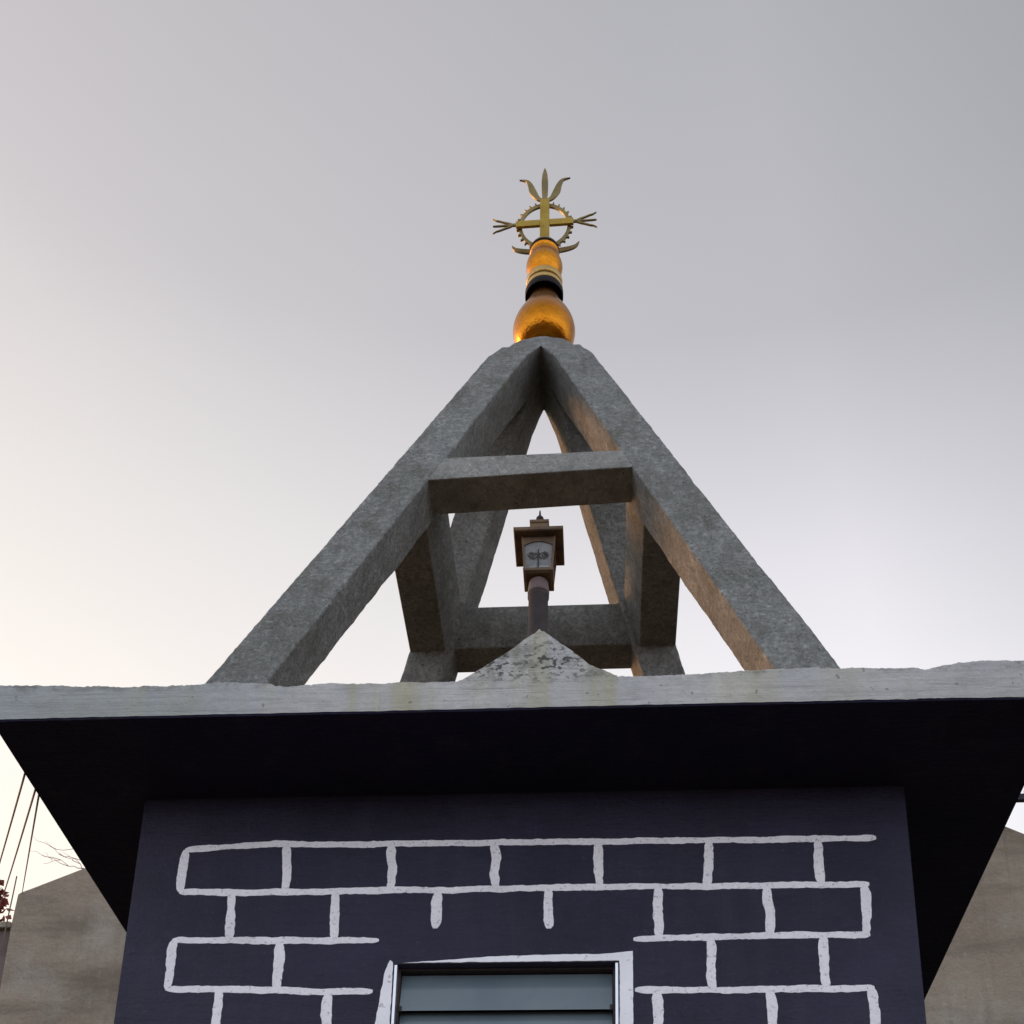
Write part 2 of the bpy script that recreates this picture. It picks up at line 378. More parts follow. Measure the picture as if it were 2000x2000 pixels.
# painted white border round the window, uneven by hand
mb = MB()
def rough_poly(pts, seed, amp=.003, step=.015):
    out = []
    for i, a in enumerate(pts):
        b_ = pts[(i+1) % len(pts)]; n = max(1, int(math.hypot(b_[0]-a[0], b_[1]-a[1])/step))
        for k in range(n):
            x, zz = a[0]+(b_[0]-a[0])*k/n, a[1]+(b_[1]-a[1])*k/n
            out.append((x+amp*noise.noise((x*40, zz*40, seed)), zz+amp*noise.noise((x*40, zz*40, seed+5))))
    return out
mb.plate(rough_poly([(-.5345, 3.945), (-.5098, 4.175), (-.492, 4.222), (-.4795, 4.2117), (-.4785, 4.10), (-.4790, 3.945), (-.479, 3.05), (-.545, 3.05), (-.54, 3.5)], 1), -.0042, .001)
mb.plate(rough_poly([(-.44, 4.2085), (-.35, 4.2135), (-.2737, 4.2184), (-.0933, 4.2324), (.1868, 4.2381), (.36, 4.239), (.4573, 4.2504), (.4564, 3.9371), (.458, 3.05), (.406, 3.05), (.4055, 3.94), (.4055, 4.2085)], 2, .0022), -.0042, .001)
mb.plate(rough_poly([(-.56, 2.94), (.47, 2.94), (.47, 3.012), (-.55, 3.012)], 3), -.0042, .001)
tr = mb.build('window_trim', M['trim'], win)

# eave slab: its front edge is lumpy along the top
SX0, SX1, SY0, SY1 = -2.006, 2.031, -.527, 3.64
def fy(x): return SY0+.004*noise.noise((x*3, 0, 1))+.0025*noise.noise((x*19, 4, 1))
def ztop(x):
    zz = 5.150+.0045*noise.noise((x*2.3, 2, 5))+.005*noise.noise((x*11, 2, 8))+.0035*noise.noise((x*37, 7, 1))+.0025*noise.noise((x*90, 7, 1))
    zz += .018*max(0, min(1, (-1.5-x)/.5))
    zz += .004*abs(noise.noise((x*150, 3, 3)))-.010*max(0, noise.noise((x*28, 13, 3))-.25)
    zz -= .016*math.exp(-((x+.86)/.05)**2)
    zz += .009*math.exp(-((x+1.08)/.13)**2)
    zz += .010*math.exp(-((x-1.05)/.3)**2)
    zz += .019*max(0, min(1, (x-1.50)/.22))+.006*math.exp(-((x-1.78)/.09)**2)
    zz -= .012*math.exp(-((x-1.545)/.03)**2)
    zz -= .020*math.exp(-((x+.1)/.9)**2)*(1 if abs(x) < 3 else 0)*.8
    return zz
def zbot(x): return 5.0+.0015*noise.noise((x*5, 9, 2))+.004*noise.noise((x*14, 9, 2))*max(0, min(1, (x-.9)/.5))+.002*noise.noise((x*60, 9, 2))*max(0, min(1, (x-.9)/.5))
NX = 760
rings = []
for i in range(NX+1):
    x = SX0+(SX1-SX0)*i/NX; zf = ztop(x); yb = fy(x)
    zi = 5.148
    rings.append([(x, yb+.0, zbot(x)), (x, yb-.001, (zbot(x)+zf)/2), (x, yb+.003, zf-.006), (x, yb+.010, zf), (x, yb+.10, min(zf, 5.152)), (x, SY1, zi), (x, SY1, 5.004), (x, yb+.02, 5.004), (x, yb+.003, 5.003)])
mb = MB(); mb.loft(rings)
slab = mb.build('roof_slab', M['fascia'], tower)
slab.data.materials.append(M['rooftop'])
for pl_ in slab.data.polygons:
    if pl_.normal.z > .9 and pl_.center.y > SY0+.06: pl_.material_index = 1
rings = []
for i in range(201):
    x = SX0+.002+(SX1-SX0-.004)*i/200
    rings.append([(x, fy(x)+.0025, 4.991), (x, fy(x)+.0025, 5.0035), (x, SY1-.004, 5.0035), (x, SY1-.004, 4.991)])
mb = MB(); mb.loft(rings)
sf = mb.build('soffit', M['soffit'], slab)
# little gable rising from the front edge
def gz(x):
    P = [(-.205, 5.128), (-.10, 5.205), (-.01, 5.272), (.06, 5.335), (.088, 5.358), (.100, 5.372), (.108, 5.358), (.122, 5.352), (.20, 5.285), (.262, 5.228), (.29, 5.196), (.34, 5.172), (.40, 5.138)]
    for a, b_ in zip(P, P[1:]):
        if a[0] <= x <= b_[0]:
            return a[1]+(b_[1]-a[1])*(x-a[0])/(b_[0]-a[0])+.004*noise.noise((x*30, 1, 1))+.002*noise.noise((x*90, 1, 1))
    return 5.12
rings = []
n = 150
for i in range(n+1):
    x = -.203+(.603-.003)*i/n; t = max(gz(x), ztop(x)+.0005); yb = fy(x)
    rings.append([(x, yb+.0002, ztop(x)-.045), (x, yb-.0022, ztop(x)-.022), (x, yb-.0026, t-.006), (x, yb+.004, t), (x, yb+.11, t-.002), (x, yb+.11, 5.13), (x, yb+.02, 5.10)])
mb = MB(); mb.loft(rings)
ped = mb.build('pediment', M['fascia'], slab)

# ---- open pyramid
PX, PY = -.032, 1.5558
Z0, HA, BX, BY = 5.1482, 9.9267, 1.6175, 1.5579
ZB = 9.0
def kk(z):
    if z <= ZB:
        u = 1-(z-Z0)/(HA-Z0); return BX*u, BY*u
    k0 = kk(ZB); f = (z-ZB)/.30
    return k0[0]+(.165-k0[0])*f, k0[1]+(.165-k0[1])*f
def tt(z): u = (z-Z0)/(HA-Z0); return .2974-.0755*u
def dd(z): u = (z-Z0)/(HA-Z0); return .2408+.0836*u
ZI = 9.155
def leg_ring(sx, sy, z):
    kx, ky = kk(z); t = min(tt(z), kx-.0006); d = min(dd(z), ky-.0006)
    w = lambda v, s: v+.006*noise.noise((z*1.7, s*3.1, sx*2+sy))+.003*noise.noise((z*6, s*5.1, sx*2+sy*3))
    f = 1 if z < 8.9 else 0
    xo, xi = sx*(kx+(w(0, 1)*f)), sx*(kx-t+w(0, 2)*f)
    yo, yi = sy*ky, sy*(ky-d+w(0, 4)*f)
    cs = [(PX+xo, PY+yo), (PX+xi, PY+yo), (PX+xi, PY+yi), (PX+xo, PY+yi)]
    out = []; c_ = min(.012, t*.3, d*.3) if z < 9.12 else .002
    for q in range(4):
        p0, p1, p2 = Vector(cs[q-1]), Vector(cs[q]), Vector(cs[(q+1) % 4])
        a = (p0-p1).normalized()*c_; b_ = (p2-p1).normalized()*c_
        j = 1+.8*noise.noise((z*14, q*7.7, sx*3+sy))+.6*noise.noise((z*40, q*9.1, sx*3+sy))
        for v in (p1+a*j, p1+(a+b_)*.29*j, p1+b_*j): out.append((v.x, v.y, z))
    return out
zl = [5.10]+[5.15+.02*i for i in range(192)]+[ZB, 9.05, 9.10, ZI]
for sy in (-1, 1):
    for sx in (-1, 1):
        mb = MB(); mb.loft([leg_ring(sx, sy, z) for z in zl])
        lg = mb.build('spire_leg', M['concrete'], tower)
# cap
mb = MB(); rings = []
for z, k in [(ZI+.0005, None), (9.22, None), (9.30, .168), (9.345, .135), (9.375, .09), (9.385, .04)]:
    kx, ky = kk(z) if k is None else (k, k)
    nseg = 8; ring = []
    e = 0 if z < 9.25 else (.35 if z < 9.32 else .8)
    for q in range(32):
        a = 2*PI*(q+.5)/32; ca, sa = math.cos(a), math.sin(a)
        m_ = max(abs(ca), abs(sa)); r = (1/m_)*(1-e)+e*1.08
        ring.append((PX+kx*ca*r, PY+ky*sa*r, z))
    rings.append(ring)
mb.loft(rings); cap = mb.build('spire_cap', M['concrete'], tower)
# tie beams between the legs
def tie_front(s, ztl, ztr, zbl, zbr, td):
    vs = []
    for sxx, ztp, zbp in ((-1, ztl, zbl), (1, ztr, zbr)):
        for zz in (zbp, ztp):
            kx, ky = kk(zz); xi = kx-tt(zz)+.012
            vs.append([(PX+sxx*xi, PY+s*(ky-.003), zz), (PX+sxx*xi, PY+s*(ky-td), zz)])
    lo = [vs[0][0], vs[2][0], vs[2][1], vs[0][1]]; hi = [vs[1][0], vs[3][0], vs[3][1], vs[1][1]]
    mb = MB(); mb.hexa(lo, hi); return mb
t_ = tie_front(-1, 7.764, 7.783, 7.530, 7.598, .245).build('tie_beam', M['tie'], tower); bevel(t_, .007)
t_ = tie_front(1, 7.80, 7.80, 7.55, 7.55, .225).build('tie_beam', M['concrete'], tower); bevel(t_, .007)
for sx in (-1, 1):
    vs = []
    for sy in (-1, 1):
        for zz in (7.50, 7.79):
            kx, ky = kk(zz); yi = ky-dd(zz)+.012
            vs.append([(PX+sx*(kx-.004), PY+sy*yi, zz), (PX+sx*(kx-tt(zz)+.035), PY+sy*yi, zz)])
    mb = MB(); mb.hexa([vs[0][0], vs[2][0], vs[2][1], vs[0][1]], [vs[1][0], vs[3][0], vs[3][1], vs[1][1]])
    t_ = mb.build('tie_beam', M['concrete'], tower); bevel(t_, .007)

# ------------------------------------------------------------------ gilded finial
FX, FY = -.033, PY
fin = thing('gilded_finial', 'golden ball finial with ringed trident cross on top of the concrete pyramid', 'finial')
def lathe(name, prof, mat, parent, cx=FX, cy=FY, n=56, closed=True, smooth=True):
    rings = [[(cx+r*math.cos(2*PI*k/n), cy+r*math.sin(2*PI*k/n), z) for k in range(n)] for r, z in prof]
    mb = MB(); mb.loft(rings, closed); o = mb.build(name, mat, parent, smooth)
    return o
ballp = catmull([(.06, 9.375), (.135, 9.40), (.178, 9.46), (.197, 9.54), (.192, 9.60), (.174, 9.655), (.147, 9.71), (.120, 9.765), (.099, 9.82), (.084, 9.86), (.070, 9.89), (.060, 9.909)], 5)
ball = lathe('ball', ballp, M['gold'], fin)
lathe('lower_collar', [(.062, 9.910), (.108, 9.909), (.113, 9.89), (.115, 9.866), (.119, 9.860), (.1225, 9.864), (.1225, 9.905), (.118, 9.915), (.05, 9.9155)], M['blackring'], fin)  # shade of the hollow underside is put into the collar's near-black colour
lathe('gold_band', [(.05, 9.916), (.115, 9.9165), (.1195, 9.920), (.1195, 9.944), (.114, 9.951), (.05, 9.9515)], M['goldbar'], fin)
lathe('groove_ring', [(.05, 9.952), (.105, 9.9525), (.105, 9.964), (.05, 9.9645)], M['blackring'], fin)
lathe('gold_band', [(.05, 9.965), (.112, 9.9655), (.117, 9.969), (.117, 10.008), (.110, 10.016), (.05, 10.0165)], M['goldbar'], fin)
lathe('upper_bulb', catmull([(.05, 10.017), (.086, 10.022), (.092, 10.045), (.108, 10.085), (.1175, 10.125), (.115, 10.16), (.100, 10.198), (.090, 10.225), (.090, 10.25), (.096, 10.266), (.09, 10.272), (.05, 10.274)], 5), M['gold'], fin)
lathe('groove_ring', [(.04, 10.2745), (.097, 10.275), (.099, 10.280), (.098, 10.290), (.04, 10.291)], M['blackring'], fin)
lathe('top_cap', catmull([(.04, 10.2915), (.090, 10.295), (.084, 10.318), (.055, 10.338), (.02, 10.345)], 4), M['brass'], fin)
# cross: bars, toothed ring, three tridents, crescent
ZC = 10.556
sl = .022   # the bar sits slightly askew
mb = MB(); mb.box(FX-.031, FX+.031, FY-.012, FY+.012, 10.33, 10.775)
crossbar = mb.build('cross', M['crossgold'], fin); bevel(crossbar, .003)
def askew(o):
    o.data.transform(Matrix.Translation((FX, FY, ZC)) @ Matrix.Rotation(-sl, 4, 'Y') @ Matrix.Translation((-FX, -FY, -ZC))); return o
mb = MB(); mb.box(FX-.19, FX-.0315, FY-.010, FY+.010, ZC-.026, ZC+.026); mb.box(FX+.0315, FX+.19, FY-.010, FY+.010, ZC-.026, ZC+.026)
askew(bevel(mb.build('cross_arm', M['crossgold'], crossbar), .003))
mb = MB(); n = 96; ro, ri, RV = .172, .150, 1.22
rings = []
for k in range(n):
    a = 2*PI*k/n
    rings.append([(FX+r*math.cos(a), y, ZC+r*math.sin(a)*RV) for r, y in ((ri, FY+.014), (ro, FY+.014), (ro, FY+.028), (ri, FY+.028))])
rings.append(rings[0]); mb.loft(rings, False)
for k in range(28):
    a = 2*PI*(k+.5)/28; mb2 = []
    for r, da in ((ro-.002, -.045), (ro+.018, .01), (ro+.016, .035), (ro-.002, .045)):
        mb2.append((FX+r*math.cos(a+da), ZC+r*math.sin(a+da)*RV))
    mb.plate(mb2, FY+.0145, FY+.0275)
mb.build('toothed_ring', M['brass'], crossbar)
def trident(mb, ox, oz, sc, rot, wk=1.0, spread=1.0, y0=-.006, y1=.006):
    cr, sr = math.cos(rot), math.sin(rot)
    def T(x, z): x *= sc; z *= sc; return (ox+x*cr-z*sr, oz+x*sr+z*cr)
    cl = [(0, -.01), (0, .10), (0, .18), (0, .25), (0, .29), (0, .318)]
    wd = [.030, .042, .044, .034, .018, .001]
    if wk < .8: wd = [.04, .022, .022, .020, .014, .001]
    mb.ribbon([T(*p) for p in cl], [w_*sc for w_ in wd], FY+y0, FY+y1)
    for s in (-1, 1):
        pts = [(0.005, 0.0, .018), (.045, .022, .030), (.078, .085, .046), (.096, .150, .034), (.120, .196, .018), (.170, .212, .001)]
        if wk < .8: pts = [(0.0, 0.0, .03), (.035, .06, .026), (.062, .13, .022), (.10, .22, .018), (.112, .262, .012), (.150, .32, .001)]
        c3 = catmull(pts, 6)
        mb.ribbon([T(s*p[0]*spread, p[1]) for p in c3], [max(p[2], .0008)*sc for p in c3], FY+y0+.001*s, FY+y1+.001*s)
mb = MB(); trident(mb, FX, 10.770, 1.0, 0); mb.build('trident', M['brass'], crossbar)
for s in (-1, 1):
    mb = MB(); mb.box(min(FX+s*.19, FX+s*.207), max(FX+s*.19, FX+s*.207), FY-.006, FY+.006, ZC-.010, ZC+.010)
    trident(mb, FX+s*.207, ZC, .425, -s*PI/2, .5, 1.1)
    askew(mb.build('trident', M['brass'], crossbar))
mb = MB()
c3 = catmull([(-.222, .052, .003), (-.200, .020, .024), (-.150, .000, .036), (-.07, -.012, .038), (0, -.015, .038), (.07, -.012, .038), (.150, .003, .034), (.200, .026, .022), (.226, .066, .002)], 6)
mb.ribbon([(FX+p[0], 10.445+p[1]) for p in c3], [p[2] for p in c3], FY+.10, FY+.112)
mb.box(FX-.012, FX+.012, FY+.013, FY+.105, 10.415, 10.44)
mb.build('crescent', M['brass'], fin)

# the finial stands very slightly out of plumb
LEAN = Matrix.Translation((FX+.005, FY, 9.5)) @ Matrix.Rotation(-.0098, 4, 'Y') @ Matrix.Translation((-FX, -FY, -9.5))
for o in list(C.objects):
    r_ = o
    while r_.parent: r_ = r_.parent
    if r_ is fin and o.type == 'MESH': o.data.transform(LEAN)

# ------------------------------------------------------------------ lantern behind the gable
LX, LY = .080, -.300
lan = thing('post_lantern', 'small dark bronze square lantern on a short post behind the little gable', 'lantern')
lathe('post', [(.055, 5.12), (.055, 5.20), (.042, 5.22), (.040, 5.72), (.044, 5.725), (.044, 5.735), (.040, 5.738)], M['iron'], lan, LX, LY, 28)
lathe('collar', [(.030, 5.7385), (.043, 5.739), (.045, 5.75), (.040, 5.80), (.034, 5.808), (.03, 5.809)], M['collar'], lan, LX, LY, 28)
def sq(hx, z, cx=LX, cy=LY): return [(cx-hx, cy-hx, z), (cx+hx, cy-hx, z), (cx+hx, cy+hx, z), (cx-hx, cy+hx, z)]
body = MB()
body.loft([sq(.050, 5.810), sq(.061, 5.816), sq(.062, 5.828), sq(.054, 5.830)])
zb0, zb1, hb0, hb1 = 5.829, 5.985, .060, .071
def hb(z): return hb0+(hb1-hb0)*(z-zb0)/(zb1-zb0)
cw = .009
for sx in (-1, 1):
    for sy in (-1, 1):
        r0 = [(LX+sx*a, LY+sy*b_, zb0) for a, b_ in ((hb0, hb0), (hb0-cw, hb0), (hb0-cw, hb0-cw), (hb0, hb0-cw))]
        r1 = [(LX+sx*a, LY+sy*b_, zb1) for a, b_ in ((hb1, hb1), (hb1-cw, hb1), (hb1-cw, hb1-cw), (hb1, hb1-cw))]
        body.loft([r0, r1])
hz = .004
for q in range(4):   # arched head of each face
    arch = []
    for i in range(13):
        u = -1+2*i/12; arch.append((u*(hb1-cw-.001), 5.962-.022*u*u))
    out = arch+[((hb1-cw-.001), 5.984), (-(hb1-cw-.001), 5.984)]
    vs = []; m_ = len(out)
    for dpt in (0, -.006):
        for (u, zz) in out:
            v = -(hb(zz)-.003+dpt)
            ca, sa = math.cos(q*PI/2), math.sin(q*PI/2)
            vs.append((LX+u*ca-v*sa, LY+u*sa+v*ca, zz))
    body.add(vs, [tuple(range(m_)), tuple(range(2*m_-1, m_-1, -1))]+[(i, (i+1) % m_, m_+(i+1) % m_, m_+i) for i in range(m_)])
bo = body.build('housing', M['bronze'], lan)
roof = MB()
roof.loft([sq(.098, 5.986), sq(.102, 5.990), sq(.102, 6.004), sq(.096, 6.010), sq(.046, 6.050), sq(.044, 6.052)])
roof.loft([sq(.036, 6.0525), sq(.036, 6.088), sq(.040, 6.092), sq(.040, 6.104), sq(.028, 6.110)])
roof.build('lamp_roof', M['bronze'], lan)
lathe('lamp_finial', catmull([(.022, 6.1105), (.010, 6.118), (.008, 6.130), (.016, 6.142), (.014, 6.152), (.006, 6.162), (.003, 6.19)], 4), M['iron'], lan, LX, LY, 20)
for q in range(4):
    ca, sa = math.cos(q*PI/2), math.sin(q*PI/2)
    vs = []
    for dpt in (-.008, -.011):
        for u, zz in ((-1, zb0+.001), (1, zb0+.001), (1, zb1-.004), (-1, zb1-.004)):
            v = -(hb(zz)+dpt); uu = u*(hb(zz)-cw+.002)
            vs.append((LX+uu*ca-v*sa, LY+uu*sa+v*ca, zz))
    pane = mesh_obj('glass_pane', vs, [(0, 1, 2, 3), (7, 6, 5, 4), (0, 4, 5, 1), (1, 5, 6, 2), (2, 6, 7, 3), (3, 7, 4, 0)], M['lampglass'], lan)
    # iron scrolls before each pane
    sc = MB()
    def P(u, zz): v = -(hb(zz)-.004); return (LX+u*ca-v*sa, LY+u*sa+v*ca, zz)
    for s in (-1, 1):
        pts = []
        for i in range(22):
            t = i/21; a = -.3+t*1.75*2*PI/1.2; r = .015*(1-.72*t)
            pts.append(P(s*(.026+r*math.cos(a)), 5.895+r*math.sin(a)))
        sc.tube(pts, .0018, 6)
        sc.tube([P(s*.040, 5.891), P(s*.030, 5.878), P(s*.014, 5.878), P(0, 5.893)], .0018, 6)
    sc.tube([P(0, 5.832), P(0, 5.870), P(0, 5.905), P(0, 5.925)], [.0035, .003, .0035, .001], 6)
    sc.tube([P(-.012, 5.905), P(0, 5.893), P(.012, 5.905)], .002, 6)
    sc.build('scrollwork', M['iron'], pane)

# ------------------------------------------------------------------ hall with gable behind the tower
hall = thing('church_hall', 'tall stained tan rendered hall with a gabled end rising behind the navy tower', 'building')
GY = 9.0
gab = [(-6.545, 0), (-6.545, 9.66), (-6.527, 10.07), (-6.49, 10.095), (-6.35, 10.155), (-5.773, 10.413), (.30, 12.83), (.46, 12.83), (4.896, 10.786), (5.096, 10.680), (7.4, 9.63), (7.4, 0)]
mb = MB(); mb.plate(gab, GY, GY+.25)
hw = mb.build('gable_wall', M['hall'], hall); bevel(hw, .012)
mb = MB()
mb.box(-6.53, -6.30, GY+.2505, 24, 0, 9.6); mb.box(7.15, 7.39, GY+.2505, 24, 0, 9.4); mb.box(-6.2995, 7.1495, 23.75, 24, 0, 9.4)
mb.build('side_wall', M['hall'], hall)
mb = MB()
mb.hexa([(-6.7, GY+.26, 9.55), (.38, GY+.26, 12.55), (.38, 24.2, 12.55), (-6.7, 24.2, 9.55)], [(-6.7, GY+.26, 9.66), (.38, GY+.26, 12.66), (.38, 24.2, 12.66), (-6.7, 24.2, 9.66)])
mb.hexa([(.3805, GY+.26, 12.55), (7.6, GY+.26, 9.25), (7.6, 24.2, 9.25), (.3805, 24.2, 12.55)], [(.3805, GY+.26, 12.66), (7.6, GY+.26, 9.36), (7.6, 24.2, 9.36), (.3805, 24.2, 12.66)])
mb.build('roof', M['annex'], hall)
# lower annex wall on the far left
annex = thing('annex_block', 'lower dark plastered block joining the left end of the tan hall', 'building')
mb = MB(); mb.box(-12.5, -6.551, 9.06, 15, 0, 9.62); aw = mb.build('wall', M['annex'], annex)
mb = MB(); mb.box(-12.56, -6.549, 8.99, 15.05, 9.6205, 9.70); bevel(mb.build('coping', M['hall'], annex), .01)
# rod at the corner of the hall
mb = MB(); mb.tube([(-6.585, 8.96, 9.3), (-6.575, 8.96, 9.75), (-6.560, 8.95, 10.0), (-6.552, 8.95, 10.28)], .008, 8)
rd = mb.build('metal_rod', M['rod']); tag(rd, 'thin rusty rod standing at the upper left corner of the tan hall', 'rod')

# ------------------------------------------------------------------ cables
def cable(a, b_, sag, lab):
    a, b_ = Vector(a), Vector(b_); pts = []
    for i in range(25):
        t = i/24; p = a.lerp(b_, t); p.z -= sag*4*t*(1-t); pts.append(p)
    mb = MB(); mb.tube(pts, .0048, 7); o = mb.build('service_cable', M['cable'], None, True)
    return tag(o, lab, 'cable', 'cables slung from the tower eave to the buildings behind')
cable((-2.012, -.175, 5.030), (-6.90, 9.0, 9.70), .05, 'thin cable reaching highest on the eave edge, leftmost of the three')
cable((-2.012, -.060, 5.045), (-6.746, 9.0, 9.72), .05, 'thin cable ending behind the red leaves, middle of the three')
cable((-2.012, -.030, 5.045), (-6.487, 9.02, 10.094), .05, 'thin cable ending on top of the tan gable, rightmost of the three')

# ------------------------------------------------------------------ red-leaved tree behind the annex
def leafy(name, lab, cx, cy, cz, rx, rz, n, trunk_r, gz0=0):
    t = thing(name, lab, 'tree')
    mb = MB()
    mb.tube([(cx-.3, cy, 0), (cx-.25, cy+.05, cz*.35), (cx-.1, cy, cz*.7), (cx, cy, cz)], [trunk_r, trunk_r*.8, trunk_r*.5, trunk_r*.15], 10)
    tips = []
    for i in range(46):
        a = random.uniform(0, 2*PI); e = random.uniform(-.5, 1.2)
        base = Vector((cx-.1, cy, cz-random.uniform(.2, 1.6)))
        d = Vector((math.cos(a)*math.cos(e)*rx, math.sin(a)*math.cos(e)*rx, math.sin(e)*rz))*random.uniform(.6, 1)
        tip = Vector((cx, cy, cz))+d
        mid = base.lerp(tip, .5)+Vector((random.uniform(-.1, .1), random.uniform(-.1, .1), .1))
        mb.tube([base, mid, tip], [.018, .012, .004], 6); tips.append((mid, tip))
    mb.build('trunk', M['bark'], t)
    vs = []; fs = []
    for i in range(n):
        mid, tip = random.choice(tips); p = mid.lerp(tip, random.uniform(.2, 1.08))+Vector([random.gauss(0, .05) for _ in range(3)])
        l = random.uniform(.08, .15); w_ = l*.36
        u = Vector([random.gauss(0, 1) for _ in range(3)]).normalized(); v = u.orthogonal().normalized(); v.rotate(Matrix.Rotation(random.uniform(0, 6.28), 3, u))
        b0 = len(vs); nn = u.cross(v)*.008
        vs += [p, p+u*l*.4+v*w_+nn, p+u*l, p+u*l*.4-v*w_+nn]; fs += [(b0, b0+1, b0+2, b0+3)]
    mesh_obj('crown', vs, fs, M['leaf'], t)
    return t
leafy('red_leaved_tree', 'tree with dark red leaves showing over the dark block at the left edge', -8.68, 12.0, 11.82, .50, .50, 1300, .12)

# bare tree whose twig ends show above the gable's left slope
bare = thing('bare_tree', 'bare tree behind the hall with a few pale twigs showing above the sloping gable edge', 'tree')
mb = MB()
root = Vector((-6.2, 26.5, 0)); fork = Vector((-6.4, 26.5, 13.0))
mb.tube([root, Vector((-6.1, 26.6, 6)), fork], [.24, .18, .12], 10)
def twig(a, b_, r0, r1, wob=.12, n=7, sub=0):
    a, b_ = Vector(a), Vector(b_); pts = []
    for i in range(n+1):
        t = i/n; p = a.lerp(b_, t)
        if 0 < i < n: p += Vector((random.uniform(-wob, wob), random.uniform(-wob, wob), random.uniform(-wob, wob)*.8))
        pts.append(p)
    mb.tube(pts, [(r0+(r1-r0)*i/n)*.62 for i in range(n+1)], 6)
    for _ in range(sub):
        p = random.choice(pts[2:]); d = (b_-a).normalized()*random.uniform(.4, .9)+Vector((random.uniform(-.3, .3), random.uniform(-.3, .3), random.uniform(-.2, .45)))
        twig(p, p+d, r1*1.5, .004, .05, 4)
S14 = (26.5+4.7995)/(14+4.7995)
def far(x, z, y=26.5):   # push points of the 14 m plane out to the tree's own distance
    return (.3488+(x-.3488)*S14, y, 1.6+(z-1.6)*S14)
limb = far(-7.6, 13.0)
mb_pts = [fork, Vector((-8.8, 26.5, 16)), Vector(limb)]
mb.tube(mb_pts, [.10, .07, .04], 8)
l2 = far(-7.9, 13.55)
twig(limb, l2, .04, .022, .06, 4)
twig(l2, far(-8.40, 13.76), .020, .010, .07, 6, 2)
twig(far(-8.40, 13.76), far(-8.68, 13.70), .010, .006, .05, 4, 1)
twig(l2, far(-8.45, 13.88), .020, .008, .08, 6, 2)
twig(far(-8.0, 13.72), far(-8.45, 13.90), .014, .008, .06, 5)
twig(limb, far(-7.9, 14.0), .03, .016, .08, 5, 0)
twig(far(-7.9, 14.0), far(-8.50, 13.96), .016, .009, .05, 5, 1)
twig(far(-8.50, 13.96), far(-8.67, 14.06), .009, .005, .02, 3, 0)
for i in range(7):   # other limbs, hidden by the hall from the front
    a = random.uniform(-.5, 1.0); twig(fork, fork+Vector((math.cos(a*3)*2.0+1.2, math.sin(a*5)*2.2+.6, 2.5+random.uniform(0, 2.0))), .06, .015, .15, 6, 3)
mb.build('trunk', M['bark'], bare)

# ------------------------------------------------------------------ utility pole at the right
pole = thing('utility_pole', 'dark utility pole with a level crossarm poking in at the right edge below the eave', 'utility pole')
mb = MB(); mb.tube([(5.78, 8.72, 0), (5.78, 8.72, 6), (5.78, 8.72, 11.7)], [.15, .13, .10], 16)
mb.build('pole', M['timber'], pole)
mb = MB(); mb.box(4.90, 6.66, 8.56, 8.625, 10.835, 10.915)
arm = mb.build('crossarm', M['timber'], pole); bevel(arm, .006)
for x in (5.055, 5.36, 6.22, 6.56):
    lathe('insulator', [(r_, z_-.08) for r_, z_ in [(.012, 10.996), (.012, 11.005), (.045, 11.006), (.048, 11.02), (.030, 11.03), (.042, 11.045), (.040, 11.06), (.02, 11.085), (.006, 11.09)]], M['ceramic'], arm, x, 8.592, 20)

# empties sit at the base of their things
def rebase(o, loc):
    loc = Vector(loc); o.location = loc
    for ch in o.children: ch.matrix_parent_inverse = Matrix.Translation(-loc)
rebase(tower, (0, 1.55, 0)); rebase(fin, (FX, FY, 9.38)); rebase(lan, (LX, LY, 5.15)); rebase(hall, (0, 9.1, 0)); rebase(annex, (-9.5, 12, 0))
rebase(pole, (5.78, 8.72, 0)); rebase(bare, (-6.2, 26.5, 0))
for o in list(C.objects):
    if o.name.startswith('red_leaved_tree'): rebase(o, (-8.9, 12, 0))

# ------------------------------------------------------------------ sky, light, camera
SUN_AZ, SUN_EL = -63, 12      # degrees from +Y (away from the camera) towards +X, and above the horizon
S = Vector((math.sin(math.radians(SUN_AZ))*math.cos(math.radians(SUN_EL)), math.cos(math.radians(SUN_AZ))*math.cos(math.radians(SUN_EL)), math.sin(math.radians(SUN_EL))))
w = bpy.data.worlds.new('World'); bpy.context.scene.world = w; w.use_nodes = True
nt = w.node_tree; N = nt.nodes; L = nt.links
for n_ in list(N): N.remove(n_)
def vm(op, a, b_):
    n_ = N.new('ShaderNodeVectorMath'); n_.operation = op; L.new(a, n_.inputs[0])
    if isinstance(b_, (tuple, Vector)): n_.inputs[1].default_value = tuple(b_)
    else: L.new(b_, n_.inputs[1])
    return n_.outputs['Value'] if op == 'DOT_PRODUCT' else n_.outputs['Vector']
def ramp(fac, stops, lo, hi):
    r = N.new('ShaderNodeMapRange'); r.inputs['From Min'].default_value = lo; r.inputs['From Max'].default_value = hi; L.new(fac, r.inputs['Value'])
    c = N.new('ShaderNodeValToRGB'); L.new(r.outputs['Result'], c.inputs['Fac'])
    e = c.color_ramp.elements
    while len(e) < len(stops): e.new(.5)
    for k, (p_, col) in enumerate(stops): e[k].position = p_; e[k].color = (*col, 1)
    return c.outputs['Color']
def mixc(f, a, b_, mode='MIX'):
    n_ = N.new('ShaderNodeMix'); n_.data_type = 'RGBA'; n_.blend_type = mode
    for s_, v in ((n_.inputs[0], f), (n_.inputs[6], a), (n_.inputs[7], b_)):
        if isinstance(v, (int, float)): s_.default_value = v
        elif isinstance(v, tuple): s_.default_value = (*v, 1)
        else: L.new(v, s_)
    return n_.outputs[2]
tc = N.new('ShaderNodeTexCoord').outputs['Generated']
